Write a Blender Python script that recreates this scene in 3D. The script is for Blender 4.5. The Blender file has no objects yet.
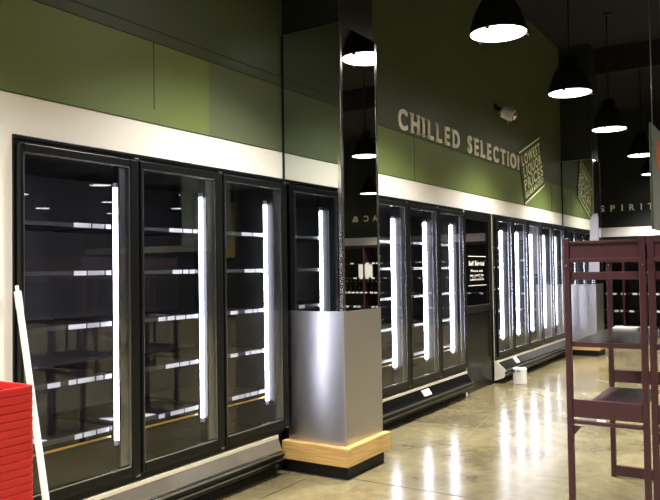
import bpy, bmesh, math, random
from mathutils import Vector, Matrix
random.seed(7)
PI = math.pi
S = bpy.context.scene
COL = S.collection

# ------------------------------------------------------------------ materials
def lin(c):
    return tuple((v/255/12.92 if v/255 <= .04045 else ((v/255+.055)/1.055)**2.4) for v in c)

def mat(name, rgb, rough=.5, metal=0., spec=.5, var=0., scale=8., coat=0., bump=0., stretch=(1, 1, 1), rvar=0.):
    m = bpy.data.materials.new(name); m.use_nodes = True
    nt = m.node_tree; b = nt.nodes['Principled BSDF']
    col = (*lin(rgb), 1)
    b.inputs['Base Color'].default_value = col
    b.inputs['Roughness'].default_value = rough
    b.inputs['Metallic'].default_value = metal
    b.inputs['Specular IOR Level'].default_value = spec
    b.inputs['Coat Weight'].default_value = coat
    if var or bump or rvar:
        tc = nt.nodes.new('ShaderNodeTexCoord'); mp = nt.nodes.new('ShaderNodeMapping')
        mp.inputs['Scale'].default_value = stretch
        nz = nt.nodes.new('ShaderNodeTexNoise'); nz.inputs['Scale'].default_value = scale
        nz.inputs['Detail'].default_value = 5
        nt.links.new(tc.outputs['Object'], mp.inputs['Vector']); nt.links.new(mp.outputs[0], nz.inputs['Vector'])
        if var:
            r = nt.nodes.new('ShaderNodeValToRGB')
            r.color_ramp.elements[0].position = .3; r.color_ramp.elements[1].position = .7
            r.color_ramp.elements[0].color = tuple(v*(1-var) for v in col[:3])+(1,)
            r.color_ramp.elements[1].color = tuple(min(1, v*(1+var)) for v in col[:3])+(1,)
            nt.links.new(nz.outputs['Fac'], r.inputs[0]); nt.links.new(r.outputs[0], b.inputs['Base Color'])
        if rvar:
            mr = nt.nodes.new('ShaderNodeMapRange')
            mr.inputs['To Min'].default_value = max(.02, rough-rvar); mr.inputs['To Max'].default_value = rough+rvar
            nt.links.new(nz.outputs['Fac'], mr.inputs['Value']); nt.links.new(mr.outputs[0], b.inputs['Roughness'])
        if bump:
            bp = nt.nodes.new('ShaderNodeBump'); bp.inputs['Strength'].default_value = bump; bp.inputs['Distance'].default_value = .01
            nt.links.new(nz.outputs['Fac'], bp.inputs['Height']); nt.links.new(bp.outputs[0], b.inputs['Normal'])
    return m

def emit(name, rgb, strength):
    m = bpy.data.materials.new(name); m.use_nodes = True
    nt = m.node_tree; nt.nodes.clear()
    e = nt.nodes.new('ShaderNodeEmission'); o = nt.nodes.new('ShaderNodeOutputMaterial')
    e.inputs[0].default_value = (*rgb, 1); e.inputs[1].default_value = strength
    nt.links.new(e.outputs[0], o.inputs[0])
    return m

def glass(name, tint=(.94, .95, .96), refl=.07, rough=0.):
    m = bpy.data.materials.new(name); m.use_nodes = True
    nt = m.node_tree; nt.nodes.clear()
    t = nt.nodes.new('ShaderNodeBsdfTransparent'); g = nt.nodes.new('ShaderNodeBsdfGlossy')
    lw = nt.nodes.new('ShaderNodeLayerWeight'); lw.inputs[0].default_value = .5
    pw = nt.nodes.new('ShaderNodeMath'); pw.operation = 'POWER'; pw.inputs[1].default_value = 5.
    f = nt.nodes.new('ShaderNodeMath'); f.operation = 'MULTIPLY_ADD'; f.inputs[1].default_value = 1-refl; f.inputs[2].default_value = refl
    nt.links.new(lw.outputs['Facing'], pw.inputs[0]); nt.links.new(pw.outputs[0], f.inputs[0])
    mx = nt.nodes.new('ShaderNodeMixShader'); o = nt.nodes.new('ShaderNodeOutputMaterial')
    t.inputs[0].default_value = (*tint, 1); g.inputs['Roughness'].default_value = rough
    nt.links.new(f.outputs[0], mx.inputs[0]); nt.links.new(t.outputs[0], mx.inputs[1])
    nt.links.new(g.outputs[0], mx.inputs[2]); nt.links.new(mx.outputs[0], o.inputs[0])
    return m

def brushed(name, rgb, rough, aniso, rot):
    m = mat(name, rgb, rough, 1.)
    nt = m.node_tree; b = nt.nodes['Principled BSDF']
    b.inputs['Anisotropic'].default_value = aniso; b.inputs['Anisotropic Rotation'].default_value = rot
    tg = nt.nodes.new('ShaderNodeTangent'); tg.direction_type = 'RADIAL'; tg.axis = 'Z'
    nt.links.new(tg.outputs[0], b.inputs['Tangent'])
    tc = nt.nodes.new('ShaderNodeTexCoord'); mp = nt.nodes.new('ShaderNodeMapping'); mp.inputs['Scale'].default_value = (3, 3, 400)
    nz = nt.nodes.new('ShaderNodeTexNoise'); nz.inputs['Scale'].default_value = 2.
    bp = nt.nodes.new('ShaderNodeBump'); bp.inputs['Strength'].default_value = .02; bp.inputs['Distance'].default_value = .002
    nt.links.new(tc.outputs['Object'], mp.inputs[0]); nt.links.new(mp.outputs[0], nz.inputs['Vector'])
    nt.links.new(nz.outputs['Fac'], bp.inputs['Height']); nt.links.new(bp.outputs[0], b.inputs['Normal'])
    return m

def slotted(name, rgb):              # steel post punched with a column of small slots
    m = mat(name, rgb, .32, var=.05, scale=20)
    nt = m.node_tree; b = nt.nodes['Principled BSDF']; L = nt.links.new
    tc = nt.nodes.new('ShaderNodeTexCoord'); sp = nt.nodes.new('ShaderNodeSeparateXYZ'); L(tc.outputs['Generated'], sp.inputs[0])
    def mth(op, a, bb):
        n = nt.nodes.new('ShaderNodeMath'); n.operation = op
        for i, v in enumerate((a, bb)):
            if isinstance(v, (int, float)): n.inputs[i].default_value = v
            else: L(v, n.inputs[i])
        return n.outputs[0]
    fr = mth('FRACT', mth('MULTIPLY', sp.outputs['Z'], 31.), 0.)
    inz = mth('LESS_THAN', fr, .38)
    iny = mth('LESS_THAN', mth('ABSOLUTE', mth('SUBTRACT', sp.outputs['Y'], .5), 0.), .13)
    k = mth('MULTIPLY', inz, iny)
    mx = nt.nodes.new('ShaderNodeMixRGB'); src = b.inputs['Base Color'].links[0].from_socket
    L(k, mx.inputs[0]); L(src, mx.inputs[1]); mx.inputs[2].default_value = (.012, .006, .007, 1); L(mx.outputs[0], b.inputs['Base Color'])
    return m

def floor_mat():
    m = bpy.data.materials.new('polished_concrete'); m.use_nodes = True
    nt = m.node_tree; b = nt.nodes['Principled BSDF']; L = nt.links.new
    tc = nt.nodes.new('ShaderNodeTexCoord')
    n1 = nt.nodes.new('ShaderNodeTexNoise'); n1.inputs['Scale'].default_value = 1.3; n1.inputs['Detail'].default_value = 8; n1.inputs['Roughness'].default_value = .65
    n1.inputs['Distortion'].default_value = .8
    n2 = nt.nodes.new('ShaderNodeTexNoise'); n2.inputs['Scale'].default_value = 14; n2.inputs['Detail'].default_value = 6
    L(tc.outputs['Object'], n1.inputs['Vector']); L(tc.outputs['Object'], n2.inputs['Vector'])
    r = nt.nodes.new('ShaderNodeValToRGB'); e = r.color_ramp.elements
    e[0].position = .3; e[0].color = (*lin((97, 87, 61)), 1); e[1].position = .72; e[1].color = (*lin((152, 141, 104)), 1)
    k = e.new(.5); k.color = (*lin((126, 115, 83)), 1)
    L(n1.outputs['Fac'], r.inputs[0])
    mx = nt.nodes.new('ShaderNodeMixRGB'); mx.blend_type = 'OVERLAY'; mx.inputs[0].default_value = .35
    L(r.outputs[0], mx.inputs[1]); L(n2.outputs['Fac'], mx.inputs[2])
    L(mx.outputs[0], b.inputs['Base Color'])
    mr = nt.nodes.new('ShaderNodeMapRange'); mr.inputs['To Min'].default_value = .13; mr.inputs['To Max'].default_value = .26
    L(n1.outputs['Fac'], mr.inputs['Value']); L(mr.outputs[0], b.inputs['Roughness'])
    b.inputs['Specular IOR Level'].default_value = .5
    bp = nt.nodes.new('ShaderNodeBump'); bp.inputs['Strength'].default_value = .025; bp.inputs['Distance'].default_value = .01
    n3 = nt.nodes.new('ShaderNodeTexNoise'); n3.inputs['Scale'].default_value = 5.; n3.inputs['Detail'].default_value = 3
    L(tc.outputs['Object'], n3.inputs['Vector'])
    L(n3.outputs['Fac'], bp.inputs['Height']); L(bp.outputs[0], b.inputs['Normal'])
    return m

M = dict(
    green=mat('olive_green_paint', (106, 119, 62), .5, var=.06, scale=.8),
    upgreen=mat('upper_panel_dimmed_paint', (72, 79, 54), .5, var=.06, scale=.8),  # darker panels above the seam; part of the darkness stands in for light falloff
    greygreen=mat('grey_green_paint', (94, 103, 72), .5, var=.06, scale=.8),
    darkgreen=mat('dark_green_paint', (27, 30, 23), .5),
    seam=mat('panel_seam', (48, 52, 34), .7),
    cream=mat('cream_paint', (236, 230, 217), .6, var=.03, scale=2),
    ceiling=mat('black_ceiling', (8, 8, 8), .95),
    floor=floor_mat(),
    joint=mat('floor_joint', (74, 64, 42), .6), scratch=mat('pale_scratch', (142, 131, 98), .22),
    black=mat('black_frame', (10, 11, 12), .33, spec=.35), blackmatt=mat('matt_black', (9, 9, 9), .6),
    blackgloss=mat('gloss_black', (12, 12, 12), .22, spec=.3),
    strip=mat('ticket_strip_grey', (62, 62, 66), .4),
    interior=mat('dark_interior', (15, 15, 16), .6, var=.15, scale=3), shelf=mat('shelf_wire_black', (20, 20, 22), .4),
    brightalu=mat('bright_aluminium', (205, 206, 210), .22, 1.),
    alu=mat('aluminium', (170, 172, 175), .28, 1.), alubright=mat('bright_trim', (222, 212, 186), .4, .15),
    kicksteel=mat('polished_kick_plate', (222, 212, 190), .22, .9, bump=.02, scale=6),
    tag=mat('price_tag_white', (238, 238, 248), .5), gold=mat('gold_strip', (190, 150, 50), .4),
    ticket=mat('tag_print', (40, 40, 45), .6),
    tube=emit('fluorescent_tube', (.86, .86, 1.), 26.),
    glass=glass('door_glass'),
    mirror=mat('mirror_glass', (205, 210, 205), .0, 1.),
    steel=brushed('brushed_steel', (200, 198, 200), .34, .88, .25), steeledge=mat('steel_edge', (200, 195, 190), .18, 1.),
    oak=mat('light_oak', (205, 165, 100), .45, var=.22, scale=5, stretch=(1, 1, 14)),
    maroon=mat('maroon_metal', (70, 40, 45), .32, var=.05, scale=20), maroongloss=mat('dark_laminate_shelf', (40, 33, 26), .22, spec=.3),
    maroonpost=slotted('maroon_slotted_post', (66, 36, 42)),
    slot=mat('post_slot', (22, 10, 12), .7), brass=mat('brass_screw', (250, 225, 160), .25, 1.),
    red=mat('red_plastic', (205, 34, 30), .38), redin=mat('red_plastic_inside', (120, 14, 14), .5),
    pole=mat('white_pole', (240, 240, 225), .3), polecap=mat('pole_cap', (232, 232, 226), .4),
    white=mat('white_card', (238, 234, 226), .6, var=.03, scale=10), whiteshade=mat('white_plastic', (205, 200, 208), .4),
    hole=mat('dark_hole', (12, 12, 12), .7),
    shade=mat('black_lamp_shade', (5, 5, 5), .5), shadein=mat('lamp_shade_white_inside', (235, 235, 235), .5),
    lens=emit('lamp_lens', (1., .98, .97), 9.),
    letter=mat('cream_letter', (244, 238, 220), .6), farletter=mat('pale_letter', (240, 236, 205), .6),
    lime=mat('lime_projected_light', (228, 232, 175), .6), backgreen=mat('backing_dark_green', (58, 68, 38), .5),  # pale lime holds the projected light as colour, on a wall-green backing
    greypanel=mat('grey_panel', (150, 146, 157), .5), banner=mat('banner_grey', (104, 110, 98), .5), orange=mat('banner_orange', (196, 96, 40), .5),
    camred=mat('camera_red_brown', (120, 60, 40), .5), lensglass=mat('camera_lens', (235, 240, 235), .08, .6),
    bottle=mat('dark_bottle', (30, 22, 16), .12), wood=mat('dark_shelf_board', (24, 18, 17), .4),
    curtain=mat('pale_yellow_curtain', (245, 228, 140), .8, var=.1, scale=4, stretch=(1, 10, .2)),
    concrete_dark=mat('dark_back_wall', (40, 44, 34), .7),
)

# ------------------------------------------------------------------ mesh helper
class MB:
    def __init__(self): self.v, self.f, self.m = [], [], []
    def add(self, vs, fs, mi=0):
        o = len(self.v); self.v += [tuple(p) for p in vs]
        self.f += [[i+o for i in f] for f in fs]; self.m += [mi]*len(fs)
        return self
    def box(self, x0, x1, y0, y1, z0, z1, mi=0):
        vs = [(x0, y0, z0), (x1, y0, z0), (x1, y1, z0), (x0, y1, z0), (x0, y0, z1), (x1, y0, z1), (x1, y1, z1), (x0, y1, z1)]
        return self.add(vs, [(0, 3, 2, 1), (4, 5, 6, 7), (0, 1, 5, 4), (1, 2, 6, 5), (2, 3, 7, 6), (3, 0, 4, 7)], mi)
    def tube(self, a, b, r, n=12, mi=0, r2=None):
        a, b = Vector(a), Vector(b); d = (b-a).normalized()
        u = d.orthogonal().normalized(); w = d.cross(u); r2 = r if r2 is None else r2
        vs = []
        for c, rr in ((a, r), (b, r2)):
            for i in range(n):
                t = 2*PI*i/n; vs.append(c+u*(rr*math.cos(t))+w*(rr*math.sin(t)))
        fs = [(i, (i+1) % n, n+(i+1) % n, n+i) for i in range(n)]
        fs += [tuple(range(n-1, -1, -1)), tuple(range(n, 2*n))]
        return self.add(vs, fs, mi)
    def lathe(self, prof, c=(0, 0, 0), n=40, mi=0, closed=False):
        vs = []
        for r, z in prof:
            for i in range(n):
                t = 2*PI*i/n; vs.append((c[0]+r*math.cos(t), c[1]+r*math.sin(t), c[2]+z))
        fs = []
        k = len(prof)
        for j in range(k if closed else k-1):
            j2 = (j+1) % k
            for i in range(n):
                fs.append((j*n+i, j*n+(i+1) % n, j2*n+(i+1) % n, j2*n+i))
        return self.add(vs, fs, mi)
    def prism_y(self, prof, y0, y1, mi=0):          # profile in x,z swept along y
        n = len(prof)
        vs = [(x, y0, z) for x, z in prof]+[(x, y1, z) for x, z in prof]
        fs = [(i, (i+1) % n, n+(i+1) % n, n+i) for i in range(n)]+[tuple(range(n-1, -1, -1)), tuple(range(n, 2*n))]
        return self.add(vs, fs, mi)
    def build(self, name, mats, parent=None, bevel=0., smooth=False, origin=None):
        if not isinstance(mats, (list, tuple)): mats = [mats]
        off = Vector(parent_world(parent)) if parent else Vector(origin or (0, 0, 0))
        me = bpy.data.meshes.new(name)
        me.from_pydata([tuple(Vector(p)-off) for p in self.v], [], self.f)
        for m in mats: me.materials.append(m)
        me.polygons.foreach_set('material_index', self.m)
        bm = bmesh.new(); bm.from_mesh(me); bmesh.ops.recalc_face_normals(bm, faces=bm.faces); bm.to_mesh(me); bm.free()
        if smooth: me.polygons.foreach_set('use_smooth', [True]*len(me.polygons))
        o = bpy.data.objects.new(name, me); COL.objects.link(o)
        if parent: o.parent = parent
        elif origin: o.location = origin
        if bevel:
            md = o.modifiers.new('bevel', 'BEVEL'); md.width = bevel; md.segments = 2; md.limit_method = 'ANGLE'
        return o

def parent_world(p):
    v = Vector((0, 0, 0))
    while p: v += p.location; p = p.parent
    return v

def tag(o, label=None, cat=None, group=None, kind=None):
    for k, v in (('label', label), ('category', cat), ('group', group), ('kind', kind)):
        if v: o[k] = v
    return o
def thing(name, loc, label, cat, group=None):
    o = bpy.data.objects.new(name, None); COL.objects.link(o); o.location = loc; o.empty_display_size = .1
    return tag(o, label, cat, group)
def dup(root, loc, label, group=None):
    r = root.copy(); COL.objects.link(r); r.location = loc; r['label'] = label
    if group: r['group'] = group
    for ch in list(root.children):
        c = ch.copy(); COL.objects.link(c); c.parent = r
        for g in ch.children:
            d = g.copy(); COL.objects.link(d); d.parent = c
    return r
def struct(name, mb, m, **k): return tag(mb.build(name, m, **k), kind='structure')

_gl = {}
def glyph(ch, bold=.02):
    if (ch, bold) in _gl: return _gl[ch, bold]
    cu = bpy.data.curves.new('t', 'FONT'); cu.body = ch; cu.offset = bold; cu.size = 1.; cu.resolution_u = 4
    o = bpy.data.objects.new('t', cu); COL.objects.link(o)
    dg = bpy.context.evaluated_depsgraph_get(); dg.update()
    me = o.evaluated_get(dg).to_mesh()
    vs = [(v.co.x, v.co.y) for v in me.vertices]; fs = [tuple(p.vertices) for p in me.polygons]
    o.evaluated_get(dg).to_mesh_clear(); bpy.data.objects.remove(o); bpy.data.curves.remove(cu)
    x0 = min(v[0] for v in vs); x1 = max(v[0] for v in vs)
    _gl[ch, bold] = ([(v[0]-x0, v[1]) for v in vs], fs, x1-x0)
    return _gl[ch, bold]
CAP = .70
def word_mesh(mb, text, fn, bold=.02, gap=.12, space=.4):   # lays text into the unit square; fn(u, v) gives the place
    xs, x = [], 0
    for c in text:
        if c == ' ': x += space; continue
        g = glyph(c, bold); xs.append((g, x)); x += g[2]+gap
    W = x-gap
    for g, x0 in xs:
        mb.add([fn((x0+vx)/W, vy/CAP) for vx, vy in g[0]], g[1])

# ------------------------------------------------------------------ camera
cam = bpy.data.cameras.new('camera'); co = bpy.data.objects.new('camera', cam); COL.objects.link(co)
CX = 3.33
yaw, pit, rol = .5616, .0274, -.0144
F = Vector((-math.sin(yaw)*math.cos(pit), math.cos(yaw)*math.cos(pit), math.sin(pit)))
R0 = Vector((math.cos(yaw), math.sin(yaw), 0)); U0 = R0.cross(F)
R1 = R0*math.cos(rol)+U0*math.sin(rol); U1 = U0*math.cos(rol)-R0*math.sin(rol)
mw = Matrix((R1, U1, -F)).transposed().to_4x4(); mw.translation = (CX, 0, 1.542); co.matrix_world = mw
cam.sensor_width = 36; cam.lens = 36*726.45/660; cam.clip_start = .05
S.camera = co

# ------------------------------------------------------------------ setting
YM, CD = 4.61, .54                       # mirror face of the first column, its depth
YM2 = 12.96
struct('floor', MB().box(-3.2, 20, -4, 19.2, -.1, 0), M['floor'])
struct('ceiling', MB().box(-3.2, 20, -4, 19.2, 5.4, 5.5), M['ceiling'])
for k, y in enumerate((3.0, 8.5, 13.4)):
    struct('trim_%d' % (20+k), MB().box(-.0, 20, y, y+.18, 4.95, 5.4), M['ceiling'])
# cooler wall: cream below, green above
struct('wall_left_lower', MB().box(-.12, 0, -4, 2.262, 0, 2.473), M['cream'])
w = MB().box(-.12, 0, 2.262, 13.5, 2.262, 2.473)
struct('wall_left_band', w, M['cream'])
struct('wall_left_green', MB().box(-.12, 0, -4, 3.76, 2.473, 2.987), M['green'])
struct('wall_left_panel', MB().box(-.12, 0, 3.76, 5.18, 2.473, 2.987), M['greygreen'])
struct('wall_left_far', MB().box(-.12, 0, 5.18, 13.5, 2.473, 2.948), M['green'])
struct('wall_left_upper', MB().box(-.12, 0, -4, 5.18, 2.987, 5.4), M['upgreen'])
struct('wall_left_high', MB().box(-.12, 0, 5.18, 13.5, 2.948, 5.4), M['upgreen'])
struct('wall_left_partition', MB().box(-.12, 0, 8.31, 8.38, 0, 2.262)
       .box(-.12, 0, 12.955, 13.5, 0, 2.262), M['cream'])
struct('wall_left_return', MB().box(-3.2, -.12, 13.42, 13.5, 0, 5.4).box(-3.2, -3.1, 13.5, 19.1, 0, 5.4), M['darkgreen'])
struct('wall_back', MB().box(-3.2, 20, 19.0, 19.2, 0, 2.262).box(-3.2, 20, 19.0, 19.2, 2.49, 5.4), M['darkgreen'])
struct('wall_back_band', MB().box(-3.1, 20, 18.97, 19.1, 2.262, 2.49), M['cream'])
struct('wall_right', MB().box(20, 20.1, -4, 19.2, 0, 5.4), M['darkgreen'])
struct('wall_front', MB().box(-3.2, 20, -4.1, -4, 0, 5.4), M['concrete_dark'])
# seams between the wall panels
struct('trim_1', MB().box(0, .003, -4, YM, 2.985, 2.99).box(0, .003, -4, YM, 3.06, 3.065).box(0, .003, 3.247, 3.25, 2.56, 2.985), M['seam'])
struct('trim_2', MB().box(0, .003, 5.18, 9.5, 2.945, 2.952).box(0, .003, 7.0, 7.006, 2.48, 2.945).box(0, .003, 12.3, 12.306, 2.48, 2.95), M['seam'])
struct('trim_3', MB().box(0, .004, -4, YM, 2.469, 2.475).box(0, .004, 5.18, YM2, 2.469, 2.475), M['seam'])
# floor joints
struct('trim_4', MB().box(.3, 10.9, 4.645, 4.655, 0, .0015).box(.262, .272, -3.9, 4.6, 0, .0015).box(.3, 10.9, 11.9, 11.91, 0, .0015), M['joint'])
d = MB(); d.add([(.787, 6.39, .001), (.795, 6.39, .001), (.55, 8.37, .001), (.541, 8.373, .001)], [(0, 1, 2, 3)])
struct('trim_5', d, M['scratch'])

# ------------------------------------------------------------------ reach-in coolers
SZ = (1.845, 1.567, 1.26, .946, .632)
def cooler(y0, y1, n, label, kickmat, seed, k0, k1, kx, rx, border=.02):
    rnd = random.Random(seed)
    root = thing('glass_door_cooler', (0, (y0+y1)/2, 0), label, 'cooler', 'glass door coolers along the wall')
    # insulated body
    b = MB().box(-.95, -.9, y0, y1, 0, 2.26).box(-.9, -.03, y0, y0+.03, 0, 2.26).box(-.9, -.03, y1-.03, y1, 0, 2.26)
    b.box(-.9, -.03, y0+.03, y1-.03, 2.2, 2.26).box(-.9, -.03, y0+.03, y1-.03, .0, .32)
    b.build('body', M['interior'], root)
    # frame: header, sill, stiles, mullions
    f = MB().box(-.03, .012, y0, y1, 2.2, 2.258).box(-.03, .012, y0, y1, .302, .375)
    f.box(-.03, .012, y0, y0+.02, .375, 2.2).box(-.03, .012, y1-.03, y1, .375, 2.2)
    f.box(.012, .022, y0, y1, 2.238, 2.258)
    ym = [y0+.012+(y1-y0-.016)*i/n for i in range(n+1)]
    if n == 3: ym = [2.268, 3.079, 3.840, 4.598]
    for i in range(1, n): f.box(-.05, .006, ym[i]-.03, ym[i]+.03, .375, 2.2)
    f.build('door_frame', M['black'], root, bevel=.004)
    for i in range(n):
        a, c = ym[i]+.006, ym[i+1]-.006
        z0, z1, sl, sw = .35, 2.215, .022, .066
        dd = MB().box(.014, .05, a, a+sl, z0, z1).box(.014, .05, c-sw, c, z0, z1).box(.014, .05, a+sl, c-sw, z0, z0+.055).box(.014, .05, a+sl, c-sw, z1-.045, z1)
        door = dd.build('glass_door', M['black'], root, bevel=.006)
        ya, yb = a+sl, c-sw; za, zb = z0+.055, z1-.045
        MB().box(.026, .030, ya-.004, yb+.004, za-.004, zb+.004).build('glass_pane', M['glass'], door)
        t = .006
        MB().box(.022, .044, ya, ya+t, za, zb).box(.022, .044, yb-t, yb, za, zb).box(.022, .044, ya, yb, za, za+t).box(.022, .044, ya, yb, zb-t, zb).build('pane_trim', M['brightalu'], door)
        MB().box(.010, .022, yb-.062, yb-.006, za+.01, zb-.01).build('edge_strip', M['alu'], door)['label'] = 'grey metal edge strip'
        MB().tube((.04, c-.03, z0-.012), (.04, c+.0, z0-.012), .007).build('hinge', M['alu'], door)
        MB().tube((.03, c-.02, z1+.012), (.03, c+.012, z1+.012), .007).build('hinge', M['alu'], door)
    # upright light bars with bright lenses
    for i in range(n+1):
        y = ym[i]
        bar = MB()
        if 0 < i < n: bar.box(-.16, -.052, y-.018, y+.018, .36, 2.2)
        elif i == 0: bar.box(-.16, -.06, y0+.03, y0+.045, .36, 2.2)
        else: bar.box(-.16, -.06, y1-.045, y1-.03, .36, 2.2)
        bo = bar.build('light_bar', M['interior'], root)
        s = []
        if i > 0: s.append((y if i < n else y1-.03)-(.018 if i < n else .015)-.021)
        if i < n: s.append((y if i > 0 else y0+.03)+(.018 if i > 0 else .015)+.021)
        for yy in s:
            MB().tube((-.122, yy, .535), (-.122, yy, 2.06), .0135 if n == 3 else .021, 14).build('tube_light', M['tube'], bo, smooth=False)['label'] = 'glowing white tube light'
            MB().tube((-.122, yy, .505), (-.122, yy, .535), .016, 10).build('tube_socket', M['whiteshade'], bo)
            MB().tube((-.122, yy, 2.06), (-.122, yy, 2.09), .016, 10).build('tube_socket', M['whiteshade'], bo)
    # shelves with ticket strips
    for i in range(n):
        a, c = ym[i]+.03, ym[i+1]-.062
        for k, z in enumerate(SZ):
            so = MB().box(-.80, -.145, a, c, z-.026, z-.014).box(-.155, -.145, a, c, z-.032, z-.008).build('shelf', M['shelf'], root)
            MB().box(-.145, -.137, a, c, z-.034, z-.012).build('ticket_strip', M['strip'], so)
            runs = [(0, .05)] if rnd.random() < .7 else [(.02, .05), (.09, .06)]
            if rnd.random() < .5: runs.append((.22+rnd.random()*.08, rnd.choice((.05, .08))))
            e = c-a; q = e-rnd.choice((.24, .27, .31))
            while q < e-.03:
                wd = min(rnd.choice((.05, .085, .12)), e-q-.002); runs.append((q, wd)); q += wd+.012
            for q, wd in runs:
                MB().box(-.137, -.133, a+q, a+q+wd, z-.036, z-.010).build('price_tag', M['tag'], so)
            if k == 4:
                MB().box(-.155, -.145, a+.04, c, z-.078, z-.068).build('gold_strip', M['gold'], so)['label'] = 'gold strip under the shelf'
                if i < 2:
                    MB().add([(-.14, a, z-.006), (-.14, a+.27, z-.006), (-.26, a+.24, z-.006), (-.36, a, z-.006), (-.14, a, z-.002), (-.14, a+.27, z-.002), (-.26, a+.24, z-.002), (-.36, a, z-.002)],
                             [(0, 1, 2, 3), (4, 5, 6, 7), (0, 1, 5, 4), (1, 2, 6, 5), (2, 3, 7, 6), (3, 0, 4, 7)]).build('shelf_liner', M['tag'], so)['label'] = 'white liner sheet'
    # base: cream ledge, sloped kick plate, black bumper rails
    MB().box(0, .034, k0, k1, .272, .301).build('ledge', M['alubright'], root, bevel=.003)
    MB().prism_y([(0, .272), (.03, .272), (kx, .195), (kx, .185), (0, .185)], k0, k1).build('kick_plate', kickmat, root)
    MB().prism_y([(0, .185), (kx, .185), (rx-.005, .178), (rx, .168), (rx, .150), (rx-.012, .143), (rx-.012, .132), (rx, .125), (rx, .10), (rx-.02, .085), (rx-.06, .06), (.0, .06)], k0+.002, k1-.002).build('bumper_rail', M['blackgloss'], root)
    MB().box(rx-.02, rx+.006, k0, k1, .170, .180).build('bumper_groove', M['alu'], root)
    MB().box(rx-.03, rx+.005, k0, k1, .124, .132).build('bumper_groove', M['alu'], root)
    MB().box(-.02, .01, k0, k1, 0, .06).build('toe_kick', M['blackmatt'], root)
    return root, ym

A, ymA = cooler(2.263, 4.605, 3, 'black three-door glass cooler on the left, before the mirrored column', M['kicksteel'], 3, 2.263, 4.47, .062, .09)
Bc, ymB = cooler(5.185, 8.31, 4, 'black glass-door cooler behind the near mirrored column, beside the dark panel with white writing', M['blackgloss'], 5, 5.228, 8.31, .085, .115)
Cc, ymC = cooler(9.375, 12.955, 5, 'far black five-door glass cooler with bright tubes, ending at the distant mirrored column', M['blackgloss'], 8, 9.375, 12.895, .10, .14)
Bend = MB().prism_y([(0, .272), (.03, .272), (.085, .195), (.11, .178), (.115, .15), (.095, .085), (.055, .06), (0, .06)], 8.31, 8.318)
Bend.build('end_cap', M['alu'], Bc)
MB().prism_y([(0, .29), (.03, .29), (.14, .2), (.15, .17), (.13, .15), (.14, .12), (.12, .085), (.06, .06), (0, .04)], 9.362, 9.375).build('end_cap', M['cream'], Cc)
MB().box(-.02, .02, 8.312, 8.326, .06, 2.258).build('end_trim', M['alubright'], Bc)
MB().box(-.006, .002, 9.360, 9.370, .04, 2.258).build('end_trim', M['alubright'], Cc)
# stickers on the bases
t = MB().add([(.048, 6.98, .262), (.048, 7.16, .262), (.089, 7.16, .204), (.089, 6.98, .204), (.03, 6.98, .26), (.03, 7.16, .26), (.08, 7.16, .2), (.08, 6.98, .2)],
             [(0, 1, 2, 3), (7, 6, 5, 4), (0, 1, 5, 4), (1, 2, 6, 5), (2, 3, 7, 6), (3, 0, 4, 7)])
t.build('paper_tag', M['white'], Bc)['label'] = 'white paper tag on the kick plate'
t = MB().add([(.04, 9.98, .285), (.04, 10.12, .285), (.104, 10.12, .21), (.104, 9.98, .21), (.036, 9.98, .283), (.036, 10.12, .283), (.1, 10.12, .2), (.1, 9.98, .2)],
             [(0, 1, 2, 3), (7, 6, 5, 4), (0, 1, 5, 4), (1, 2, 6, 5), (2, 3, 7, 6), (3, 0, 4, 7)])
t.build('paper_tag', M['white'], Cc)['label'] = 'white paper tag on the kick plate'

# ------------------------------------------------------------------ dark panel between the coolers
p = thing('service_window', (0, 8.82, 0), 'black cabinet panel with white writing on its window, between two coolers', 'cabinet')
MB().box(-.9, -.04, 8.385, 9.355, 0, .98).box(-.9, -.86, 8.385, 9.355, .98, 2.26).box(-.86, -.04, 8.385, 8.43, .98, 2.26).box(-.86, -.04, 9.30, 9.355, .98, 2.26).box(-.86, -.04, 8.43, 9.3, 2.2, 2.26).build('cabinet_body', M['blackmatt'], p)
MB().box(-.04, -.022, 8.385, 9.355, .0, .98).build('lower_panel', M['blackgloss'], p)
MB().box(-.04, -.01, 8.385, 8.42, .98, 2.258).box(-.04, -.01, 9.27, 9.355, .98, 2.258).box(-.04, -.01, 8.42, 9.27, 2.15, 2.258).box(-.04, -.01, 8.42, 9.27, .98, 1.06).build('window_frame', M['black'], p, bevel=.004)
MB().box(-.018, -.012, 8.42, 8.428, 1.06, 2.15).box(-.018, -.012, 9.262, 9.27, 1.06, 2.15).box(-.018, -.012, 8.42, 9.27, 1.06, 1.07).build('frame_trim', M['alu'], p)
MB().box(-.034, -.030, 8.42, 9.27, 1.06, 2.15).build('glass_pane', M['glass'], p)
lb = MB()
def wline(y0, y1, z0, z1, text, bold=.015):
    word_mesh(lb, text, lambda u, v: (-.0285, y0+u*(y1-y0), z0+v*(z1-z0)), bold)
wline(8.58, 9.12, 1.572, 1.628, 'Self Service', .03)
wline(8.65, 9.07, 1.490, 1.520, 'Please ask', .02)
wline(8.62, 9.10, 1.436, 1.464, 'our staff for', .02)
wline(8.62, 9.10, 1.383, 1.411, 'assistance', .02)
lb.box(-.029, -.028, 8.56, 9.18, 1.683, 1.692).box(-.029, -.028, 8.56, 9.18, 1.314, 1.322)
lb.build('window_lettering', M['letter'], p)['label'] = 'white lettering on the dark window'

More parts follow.
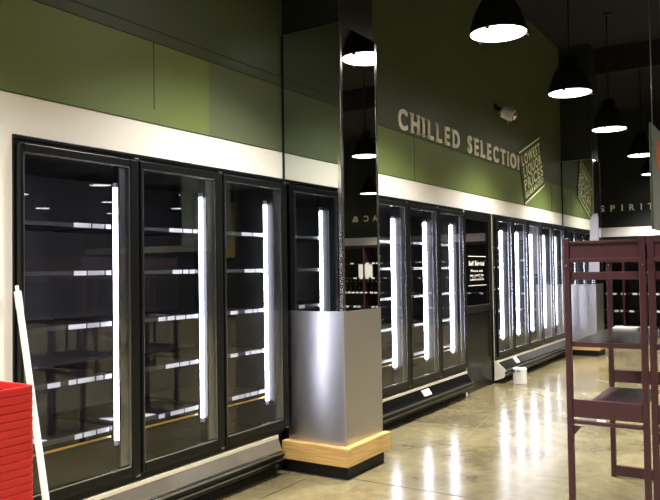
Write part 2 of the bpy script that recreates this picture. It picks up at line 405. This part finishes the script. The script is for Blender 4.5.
# ------------------------------------------------------------------ mirrored columns
def column(y, label):
    c = thing('mirrored_column', (CD/2, y+.285, 0), label, 'column', 'mirror-clad columns against the cooler wall')
    y1 = y+.57
    MB().box(.0, CD-.02, y+.02, y1-.02, 0, 5.4).build('core', M['darkgreen'], c)
    zt = 3.385
    MB().box(.022, CD-.03, y, y+.02, 1.232, zt).build('mirror_panel', M['mirror'], c)
    MB().box(CD-.02, CD, y+.03, y1-.03, 1.232, zt).build('mirror_panel', M['mirror'], c)
    MB().box(.022, CD-.03, y1-.02, y1, 1.232, zt).build('mirror_panel', M['mirror'], c)
    MB().box(.004, .022, y-.003, y+.02, .24, zt).build('joint_strip', M['blackmatt'], c)
    MB().box(CD-.03, CD+.003, y-.003, y+.03, 1.232, zt).build('corner_trim', M['steeledge'], c, bevel=.004)
    MB().box(CD-.03, CD+.003, y1-.03, y1+.003, 1.232, zt).build('corner_trim', M['steeledge'], c, bevel=.004)
    MB().box(.022, CD+.003, y-.004, y, zt-.0, zt+.008).build('top_trim', M['alu'], c)
    MB().box(.034, CD+.006, y-.006, y+.02, .24, 1.232).build('steel_panel', M['steel'], c, bevel=.005)
    MB().box(CD-.02, CD+.006, y+.02, y1+.004, .24, 1.232).build('steel_panel', M['steel'], c, bevel=.003)
    MB().box(.004, CD+.057, y-.06, y1+.04, .10, .24).build('oak_collar', M['oak'], c, bevel=.006)
    MB().box(.004, CD+.02, y-.005, y1-.01, 0, .10).build('plinth', M['blackmatt'], c)
    return c
col1 = column(YM, 'near mirror-clad column with brushed steel lower half and oak collar')
col2 = column(YM2, 'distant mirror-clad column with steel lower half, seen through the maroon rack')

g = thing('corner_board', (.53, YM2-.06, 1.42), 'light grey round-topped board hung on the corner of the distant column', 'board')
bb = MB(); n = 10; pr = [(.44, 1.42), (.615, 1.42), (.615, 2.38)]
for i in range(n+1):
    a = PI*.5*i/n; pr.append((.55+.05*math.cos(PI/2*0) - .11*math.sin(a), 2.33+.11*math.cos(a)))
bb.prism_y(pr, YM2-.05, YM2-.012)
bb.build('board_panel', M['greypanel'], g)
MB().tube((.53, YM2-.056, 2.40), (.53, YM2-.008, 2.40), .012).build('hook', M['alu'], g)

# ------------------------------------------------------------------ wall lettering and painted light projection
wl = thing('wall_lettering', (.0, 8.7, 2.98), 'cream lettering CHILLED SELECTION on the green wall above the coolers', 'lettering')
txt = 'CHILLED SELECTION'; total = 0; items = []
for ch in txt:
    if ch == ' ': total += .55; continue
    gl = glyph(ch, .028); items.append((ch, gl, total)); total += gl[2]+.26
total -= .26
y0L, y1L = 6.62, 10.74
sc = (y1L-y0L)/total
for ch, gl, x in items:
    mb = MB()
    zb, h = 2.985, .205
    vs = [(y0L+(x+vx)*sc, zb+vy/CAP*h) for vx, vy in gl[0]]
    k = len(vs)
    mb.add([(.001, a, b) for a, b in vs]+[(.012, a, b) for a, b in vs], [f for f in gl[1]]+[tuple(i+k for i in f) for f in gl[1]])
    ya, yb = min(v[0] for v in vs), max(v[0] for v in vs)
    s = .016; ser = []
    if ch in 'HI': ser = [(ya-s, ya+.05+s), (yb-.05-s, yb+s)] if ch == 'H' else [(ya-s, yb+s)]
    if ch == 'N': ser = [(ya-s, ya+.05)]
    if ch in 'LED': ser = [(ya-s, ya+.05)]
    for a, b in ser:
        mb.box(.001, .012, a, b, zb-.002, zb+.018)
        mb.box(.001, .012, a, b, zb+h-.018, zb+h+.002)
    if ch == 'T': mb.box(.001, .012, (ya+yb)/2-.05, (ya+yb)/2+.05, zb-.002, zb+.018)
    mb.build('letter', M['letter'], wl)

LQ = dict(TL=(10.541, 3.237), TR=(11.632, 3.624), BL=(10.810, 2.480), BR=(11.866, 2.859))
def lq(u, v, x=.004):                     # u right, v down
    y = (LQ['TL'][0]*(1-u)+LQ['TR'][0]*u)*(1-v)+(LQ['BL'][0]*(1-u)+LQ['BR'][0]*u)*v
    z = (LQ['TL'][1]*(1-u)+LQ['TR'][1]*u)*(1-v)+(LQ['BL'][1]*(1-u)+LQ['BR'][1]*u)*v
    return (x, y, z)
ws = thing('projected_sign', (0, 11.2, 2.48), 'slanted projected-light sign LOWEST LIQUOR PRICES GUARANTEED, painted on a green panel on the upper wall', 'sign')
pn = MB(); pn.add([lq(0, 0, .001), lq(1, 0, .001), lq(1, 1, .001), lq(0, 1, .001), lq(0, 0, .0145), lq(1, 0, .0145), lq(1, 1, .0145), lq(0, 1, .0145)],
                  [(0, 1, 2, 3), (4, 5, 6, 7), (0, 1, 5, 4), (1, 2, 6, 5), (2, 3, 7, 6), (3, 0, 4, 7)])
pn.build('backing_panel', M['backgreen'], ws)  # wall-coloured backing added to carry the projected words
tx = MB()
for text, v0, v1, u0, u1 in (('LOWEST', .10, .29, .08, .96), ('LIQUOR', .33, .52, .10, .97), ('PRICES', .56, .76, .07, .98), ('GUARANTEED', .80, .90, .06, .97)):
    word_mesh(tx, text, lambda u, v: lq(u0+u*(u1-u0), v1-v*(v1-v0), .0165), .03)
for v in (0.0, .965):
    tx.add([lq(0, v, .0165), lq(1, v, .0165), lq(1, v+.03, .0165), lq(0, v+.03, .0165)], [(0, 1, 2, 3)])
tx.build('projected_lettering', M['lime'], ws)  # words thrown on the wall by light, painted here as lettering

def farword(letters, name, label, m, z0, h):
    r = thing(name, (letters[0][1], 18.99, z0), label, 'lettering')
    for ch, xa, xb in letters:
        gl = glyph(ch, .02); mb = MB()
        vs = [(xa+vx/gl[2]*(xb-xa), z0+vy/CAP*h) for vx, vy in gl[0]]; k = len(vs)
        mb.add([(a, 18.998, b) for a, b in vs]+[(a, 18.985, b) for a, b in vs], list(gl[1])+[tuple(i+k for i in f) for f in gl[1]])
        mb.build('letter', m, r)
farword([('S', -.62, -.50), ('P', -.36, -.25), ('I', -.10, -.07), ('R', .08, .20), ('I', .34, .37), ('T', .5, .64), ('S', .76, .88)], 'wall_lettering',
        'pale lettering SPIRITS on the dark far wall above the shelving', M['farletter'], 2.90, .15)
farword([('A', 8.02, 8.18), ('C', 8.32, 8.48), ('&', 8.68, 8.90)], 'wall_lettering', 'pale lettering AC & on the far wall, seen in the near column mirror', M['farletter'], 2.98, .17)

# ------------------------------------------------------------------ pendant lamps
WATT, SPOT = 1150., 125.
def pendant(x, y, label):
    zr = 3.615
    r = thing('pendant_lamp', (x, y, zr), label, 'lamp', 'black pendant lamps in rows')
    MB().lathe([(.25, 0), (.254, .0), (.258, .012), (.25, .03), (.235, .10), (.20, .20), (.155, .285), (.11, .33), (.10, .345), (.10, .43), (.07, .455), (.02, .46), (.02, .45), (.06, .44), (.09, .335), (.145, .28), (.19, .195), (.226, .10), (.243, .03)], (x, y, zr), 40, closed=True).build('lamp_shade', M['shade'], r, smooth=True)
    MB().lathe([(.001, -.004), (.08, -.003), (.16, -.001), (.243, .004), (.243, .012), (.001, .012)], (x, y, zr), 40).build('lens', M['lens'], r)['label'] = 'glowing white lens'
    MB().tube((x, y, zr+.45), (x, y, 5.4), .011, 8).lathe([(.0, 0), (.05, 0), (.05, .03), (0, .04)], (x, y, 5.36), 16).build('rod', M['shade'], r)
    li = bpy.data.lights.new('lamp_light', 'SPOT'); li.energy = WATT; li.color = (1., .98, .955)
    li.spot_size = math.radians(SPOT); li.spot_blend = 1.; li.shadow_soft_size = .16
    lo = bpy.data.objects.new('lamp_light', li); COL.objects.link(lo); lo.parent = r; lo.location = (0, 0, -.012)
    for k in range(3):
        a = 2*PI*k/3+.5
        cx, cy = x+.26*math.cos(a), y+.26*math.sin(a)
        MB().box(cx-.014, cx+.014, cy-.014, cy+.014, zr-.02, zr+.03).build('clip', M['shade'], r, bevel=.004)
    return r
LY = (-1.5, 1.08, 3.72, 6.37, 9.02, 11.60, 14.55, 17.4)
l0 = pendant(1.21, 6.23, 'nearest black pendant lamp, glowing, top right of the CHILLED SELECTION wall')
zr = 3.615
dup(l0, (1.18, 8.87, zr), 'second glowing black pendant lamp, above and right of the white camera')
dup(l0, (1.09, 11.58, zr), 'third glowing black pendant lamp along the row, above the distant column')
dup(l0, (1.06, 14.7, zr), 'fourth glowing pendant lamp, above the SPIRITS lettering')
dup(l0, (.80, 17.9, zr), 'farthest small glowing pendant lamp, beside the edge of the hanging grey banner')
for y in (3.72, 1.08, -1.5): dup(l0, (1.2, y, zr), 'pendant lamp outside the view, lighting the near part of the shop', 'pendant lamps outside the view')
for x in (4.25, 7.4, 10.4, 13.5, 16.6):
    for y in (LY if x < 8 else LY[2:]): dup(l0, (x, y, zr), 'pendant lamp of the rows further right, seen only as a reflection in glass or mirror', 'pendant lamps seen as reflections')

# ------------------------------------------------------------------ security camera
sc_ = thing('security_camera', (.2, 9.65, 3.62), 'white security camera on the dark upper wall above the lettering', 'camera')
a, b = Vector((.10, 9.60, 3.67)), Vector((.24, 9.63, 3.59))
MB().tube(a, b, .082, 20).tube(a, a+(a-b)*.15, .082, 20, r2=.05).build('housing', M['whiteshade'], sc_, bevel=.008)
MB().tube(b, b+(b-a)*.1, .055, 20).build('lens_ring', M['camred'], sc_)
MB().tube(b+(b-a)*.1, b+(b-a)*.25, .05, 20, r2=.04).build('lens', M['lensglass'], sc_)
MB().tube((0, 9.62, 3.74), (.1, 9.62, 3.68), .02, 10).tube((0, 9.62, 3.74), (.012, 9.62, 3.74), .05, 16).build('bracket', M['shade'], sc_)
MB().tube((.16, 9.63, 3.60), (.16, 9.63, 3.50), .008, 8).build('pin', M['whiteshade'], sc_)

# ------------------------------------------------------------------ far wall shelving
def wall_shelf(x0, x1, label, seed):
    rnd = random.Random(seed)
    r = thing('wall_shelving', ((x0+x1)/2, 18.7, 0), label, 'shelving')
    MB().box(x0, x1, 18.9, 18.97, 0, 2.2).box(x0, x1, 18.4, 18.97, 2.18, 2.23).build('back_panel', M['wood'], r)
    nb = int((x1-x0)/1.2)
    for k in range(nb+1):
        x = x0+(x1-x0-.04)*k/nb; MB().box(x, x+.04, 18.42, 18.9, 0, 2.18).build('upright', M['maroon'], r)
    for z in (.1, .47, .88, 1.3, 1.73):
        s = MB().box(x0, x1, 18.44, 18.9, z-.03, z).build('shelf', M['wood'], r)
        x = x0+.1
        tg = MB()
        while x < x1-.1:
            if rnd.random() < .8: tg.box(x, x+.10, 18.43, 18.438, z-.035, z+.01)
            x += rnd.choice((.14, .2, .26))
        tg.build('price_tag_row', M['tag'], s)
    return r
wall_shelf(-2.9, 2.9, 'dark shelving with white price tags along the far wall below SPIRITS', 1)
wall_shelf(3.0, 10.8, 'dark shelving run on the far wall, seen in the near column mirror', 2)
nb_ = thing('white_board', (8.16, 18.47, 1.312), 'white board standing on the far shelving, seen in the near column mirror', 'board')
wb = MB().box(7.93, 8.38, 18.45, 18.49, 1.312, 1.72).build('board_face', M['white'], nb_)
rr = thing('red_rail', (8.3, 18.9, 2.235), 'thin dark red rail under the cream band, seen in the near column mirror', 'rail')
MB().box(3.0, 10.8, 18.42, 18.44, 2.232, 2.248).build('rail_bar', M['redin'], rr)
bt = None
for k in range(10):
    x = 7.6+.14*k
    if bt is None:
        bt = thing('bottle', (x, 18.6, .885), 'dark bottle on the far shelving, seen only in the near column mirror', 'bottle', 'bottles seen in the column mirror')
        MB().lathe([(0, 0), (.042, 0), (.042, .2), (.015, .25), (.015, .31), (0, .31)], (x, 18.6, .88), 14).build('glass_body', M['bottle'], bt, smooth=True)
        MB().tube((x, 18.6, 1.19), (x, 18.6, 1.205), .018, 10).build('cap', M['tag'], bt)
        bt.location.z = .88
        for c in bt.children: c.location.z = .005
        for c in bt.children: c.location.z = .0
    else: dup(bt, (x, 18.6, .88), 'dark bottle on the far shelving, seen only in the near column mirror', 'bottles seen in the column mirror')
for c in bt.children: pass

# ------------------------------------------------------------------ maroon racks
def rack(x0, label):
    yf, yb, W = 4.42, 5.66, .455
    r = thing('display_rack', (x0+W/2, (yf+yb)/2, 0), label, 'rack', 'maroon metal display racks')
    pw = .035
    for (px, py) in ((x0, yf), (x0+W-pw, yf), (x0, yb-pw), (x0+W-pw, yb-pw)):
        po = MB().box(px, px+pw, py, py+pw, 0, 1.708).build('post', M['maroonpost'], r, bevel=.004)
        MB().tube((px+pw*.5, py-.006, 1.548), (px+pw*.5, py+.002, 1.548), .006, 12).build('screw', M['brass'], po)['label'] = 'bright brass screw'
    xa, xb = x0+pw, x0+W-pw
    for y in (yf+.006, yb-pw+.006):
        MB().box(xa, xb, y, y+.028, 1.572, 1.69).box(xa, xb, y-.008, y+.03, 1.676, 1.692).box(xa, xb, y-.006, y+.03, 1.566, 1.588).build('header_rail', M['maroon'], r, bevel=.003)
    for x in (x0+.006, x0+W-pw+.006):
        MB().box(x, x+.028, yf+pw, yb-pw, 1.572, 1.69).build('header_rail', M['maroon'], r, bevel=.003)
    # thin shelf near eye level
    MB().box(xa, xb, yf+.02, yb-.02, 1.475, 1.497).box(xa, xb, yf+.012, yf+.02, 1.462, 1.508).build('upper_shelf', M['maroon'], r, bevel=.003)
    MB().box(xa, xb, yf+.012, yf+.022, 1.066, 1.094).build('shelf_edge', M['maroon'], r)
    MB().box(xa, xb, yb-.022, yb-.012, 1.066, 1.088).build('shelf_edge', M['maroon'], r)
    MB().box(xa-.005, xb+.005, yf+.036, yb-.036, 1.076, 1.09).build('middle_shelf', M['maroongloss'], r)['label'] = 'glossy dark shelf board'
    tr = MB().box(xa, xb, yf+.004, yf+.03, .652, .757)
    tr.box(xa+.085, xb, yf+.03, 5.06, .725, .745)
    tr.box(xa, xb, yf+.0, yf+.03, .612, .634)
    to = tr.build('lower_shelf', M['maroon'], r, bevel=.003)
    MB().box(xa, xb, yb-.03, yb-.004, .69, .781).build('back_rail', M['maroon'], r, bevel=.003)
    MB().box(xa+.135, xa+.185, yf-.0, yf+.003, .636, .65).build('price_tag', M['tag'], to)
    for s, x in ((1, xa),):
        MB().add([(x, yf+.006, .60), (x+s*.05, yf+.006, .60), (x, yf+.006, .54), (x, yf+.02, .60), (x+s*.05, yf+.02, .60), (x, yf+.02, .54)],
                 [(0, 1, 2), (5, 4, 3), (0, 1, 4, 3), (1, 2, 5, 4), (2, 0, 3, 5)]).build('gusset', M['maroon'], r)
    MB().box(xa, xb, yb-.036, yb-.006, .01, .085).build('bottom_rail', M['maroon'], r, bevel=.003)
    for x in (x0+.008,):
        pass
    return r
rk = rack(2.196, 'maroon metal display rack at the right, nearest the camera')
L2 = rk.location.copy()
dup(rk, (L2.x+.466, L2.y, 0), 'maroon display rack cut by the right edge, close beside the front rack')
for (dx, dy) in ((3.4, 1.6), (3.4, 3.0), (5.2, 4.5)):
    dup(rk, (L2.x+dx, L2.y+dy, 0), 'maroon display rack further right, seen only as a reflection in glass or mirror', 'maroon racks seen as reflections')
ft = MB().box(2.262, 2.43, 5.46, 5.585, 1.0915, 1.104).build('card_box', M['white'], origin=(2.345, 5.52, 1.0915))
tag(ft, 'flat white box lying at the back of the glossy dark rack shelf', 'box')

# ------------------------------------------------------------------ white carton on the floor
cb = thing('paper_carton', (.285, 9.53, 0), 'small white carton standing on the floor by the far cooler', 'carton')
mb = MB()
n = 24; pr = []
for i in range(n):
    a = 2*PI*i/n
    ca, sa = math.cos(a), math.sin(a)
    pr.append((.285+.082*math.copysign(abs(ca)**.55, ca), 9.53+.082*math.copysign(abs(sa)**.55, sa)))
vs = [(x, y, 0) for x, y in pr]+[(x, y, .205) for x, y in pr]
mb.add(vs, [(i, (i+1) % n, n+(i+1) % n, n+i) for i in range(n)]+[tuple(range(n-1, -1, -1)), tuple(range(n, 2*n))])
mb.build('carton_body', M['white'], cb, bevel=.006)
MB().box(.207, .245, 9.4425, 9.452, .155, .185).box(.265, .315, 9.4435, 9.450, .165, .175).build('hand_hole', M['hole'], cb)

# ------------------------------------------------------------------ hanging banner at the right edge
hb = thing('hanging_banner', (2.47, 6.42, 1.82), 'grey hanging banner with an orange print at the right edge', 'banner')
MB().box(2.458, 2.476, 6.0, 6.85, 1.82, 2.636).build('banner_panel', M['banner'], hb, bevel=.003)
e = MB()
n = 20
pts = [(2.4775, 6.36+.16*math.cos(2*PI*i/n), 2.42+.13*math.sin(2*PI*i/n)) for i in range(n)]
e.add(pts+[(2.476, p[1], p[2]) for p in pts], [tuple(range(n)), tuple(range(2*n-1, n-1, -1))]+[(i, (i+1) % n, n+(i+1) % n, n+i) for i in range(n)])
e.build('orange_print', M['orange'], hb)
for y in (6.12, 6.73): MB().tube((2.467, y, 2.636), (2.467, y, 5.4), .004, 6).build('wire', M['alu'], hb)

# ------------------------------------------------------------------ leaning pole
pa, pb = Vector((.045, 2.256, 1.485)), Vector((.432, 2.212, .0))
dv = (pb-pa).normalized()
pl = thing('leaning_pole', (.432, 2.212, 0), 'slim white pole leaning on the left cooler door frame', 'pole')
MB().tube(pa+dv*.06, pb, .0165, 16).build('shaft', M['pole'], pl, smooth=False)
MB().tube(pa, pa+dv*.03, .009, 14).tube(pa+dv*.03, pa+dv*.12, .0185, 14).build('end_cap', M['polecap'], pl)

# ------------------------------------------------------------------ red basket stack
bx, by = .64, 1.565                # centre
def ring(mb, z0, z1, hx0, hy0, hx1, hy1, mi=0):
    r = .03
    def loop(hx, hy, z):
        out = []
        for sx, sy, a0 in ((1, 1, 0), (-1, 1, PI/2), (-1, -1, PI), (1, -1, 3*PI/2)):
            for k in range(4):
                a = a0+PI/2*k/3; out.append((bx+sx*(hx-r)+r*math.cos(a), by+sy*(hy-r)+r*math.sin(a), z))
        return out
    A_, B_ = loop(hx0, hy0, z0), loop(hx1, hy1, z1); n = len(A_)
    mb.add(A_+B_, [(i, (i+1) % n, n+(i+1) % n, n+i) for i in range(n)], mi)
    return A_, B_
PIT = .0312; ZTOP = 1.105; NB = 17
def basket(z):                     # z: rim top
    r = thing('shopping_basket', (bx, by, z-.16), 'x', 'basket', 'red shopping baskets in one stack')
    hx, hy = .17, .25
    m = MB()
    ring(m, z-.028, z-.004, hx-.002, hy-.002, hx, hy); ring(m, z-.004, z, hx, hy, hx-.002, hy-.002); ring(m, z, z, hx, hy, hx-.012, hy-.012)
    ring(m, z, z-.028, hx-.012, hy-.012, hx-.014, hy-.014); ring(m, z-.03, z-.03, hx, hy, hx-.01, hy-.01)
    m.build('rim', M['red'], r)
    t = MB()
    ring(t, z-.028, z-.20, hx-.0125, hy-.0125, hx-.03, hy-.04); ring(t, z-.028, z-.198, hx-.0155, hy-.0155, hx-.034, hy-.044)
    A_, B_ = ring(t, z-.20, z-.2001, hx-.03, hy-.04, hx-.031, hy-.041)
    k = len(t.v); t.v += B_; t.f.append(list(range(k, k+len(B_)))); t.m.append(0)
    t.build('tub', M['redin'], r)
    h = MB()
    h.box(bx-.165, bx-.15, by-.2, by-.006, z+.001, z+.008).box(bx+.15, bx+.165, by-.2, by-.006, z+.001, z+.008).box(bx-.165, bx+.165, by-.214, by-.2, z+.001, z+.008)
    h.build('handle', M['red'], r)
    return r
ORD = ['topmost']+[o+' from the top' for o in 'second third fourth fifth sixth seventh eighth ninth tenth eleventh twelfth thirteenth fourteenth fifteenth sixteenth'.split()]+['lowest, at the bottom picture edge']
b0 = basket(ZTOP); b0['label'] = 'red plastic shopping basket, topmost of the stack at the lower left'
base = b0.location.copy()
for k in range(1, NB):
    dup(b0, (base.x, base.y, base.z-PIT*k), 'red plastic shopping basket in the lower left stack, '+ORD[k])
zbot = ZTOP-PIT*(NB-1)-.201
st = thing('basket_stand', (bx, by, 0), 'low black stand under the stack of red baskets', 'stand')
MB().box(bx-.17, bx+.17, by-.25, by+.25, zbot-.02, zbot-.001).build('tray', M['blackmatt'], st)
for sx in (-1, 1):
    for sy in (-1, 1): MB().tube((bx+sx*.15, by+sy*.23, 0), (bx+sx*.15, by+sy*.23, zbot-.02), .012).build('leg', M['blackmatt'], st)

# ------------------------------------------------------------------ pale curtain on the right, mirrored in the doors
cu = MB(); n = 60; vs = []
for k in range(n+1):
    x = 11.1+1.95*k/n; y = 18.86+.05*math.sin(k*1.5)
    vs += [(x, y, 2.0), (x, y, 3.85), (x, y+.015, 2.0), (x, y+.015, 3.85)]
fs = []
for k in range(n):
    a = 4*k; fs += [(a, a+4, a+5, a+1), (a+2, a+3, a+7, a+6), (a+1, a+5, a+7, a+3), (a, a+2, a+6, a+4)]
cu.add(vs, fs)
ct = thing('curtain', (12.07, 18.88, 2.0), 'pale yellow pleated curtain on the far wall, seen reflected in the cooler doors', 'curtain')
cu.build('curtain_fabric', M['curtain'], ct)
MB().tube((11.0, 18.86, 3.87), (13.15, 18.86, 3.87), .02).tube((11.1, 18.86, 3.87), (11.1, 19.0, 3.87), .012).tube((13.05, 18.86, 3.87), (13.05, 19.0, 3.87), .012).build('curtain_rod', M['alu'], ct)

# ------------------------------------------------------------------ light
w = bpy.data.worlds.new('world'); S.world = w; w.use_nodes = True
w.node_tree.nodes['Background'].inputs[0].default_value = (.8, .85, 1, 1)
w.node_tree.nodes['Background'].inputs[1].default_value = .004

S.view_settings.view_transform = 'Standard'; S.view_settings.look = 'None'
S.view_settings.exposure = 0.; S.view_settings.gamma = 1.; S.view_settings.use_curve_mapping = False
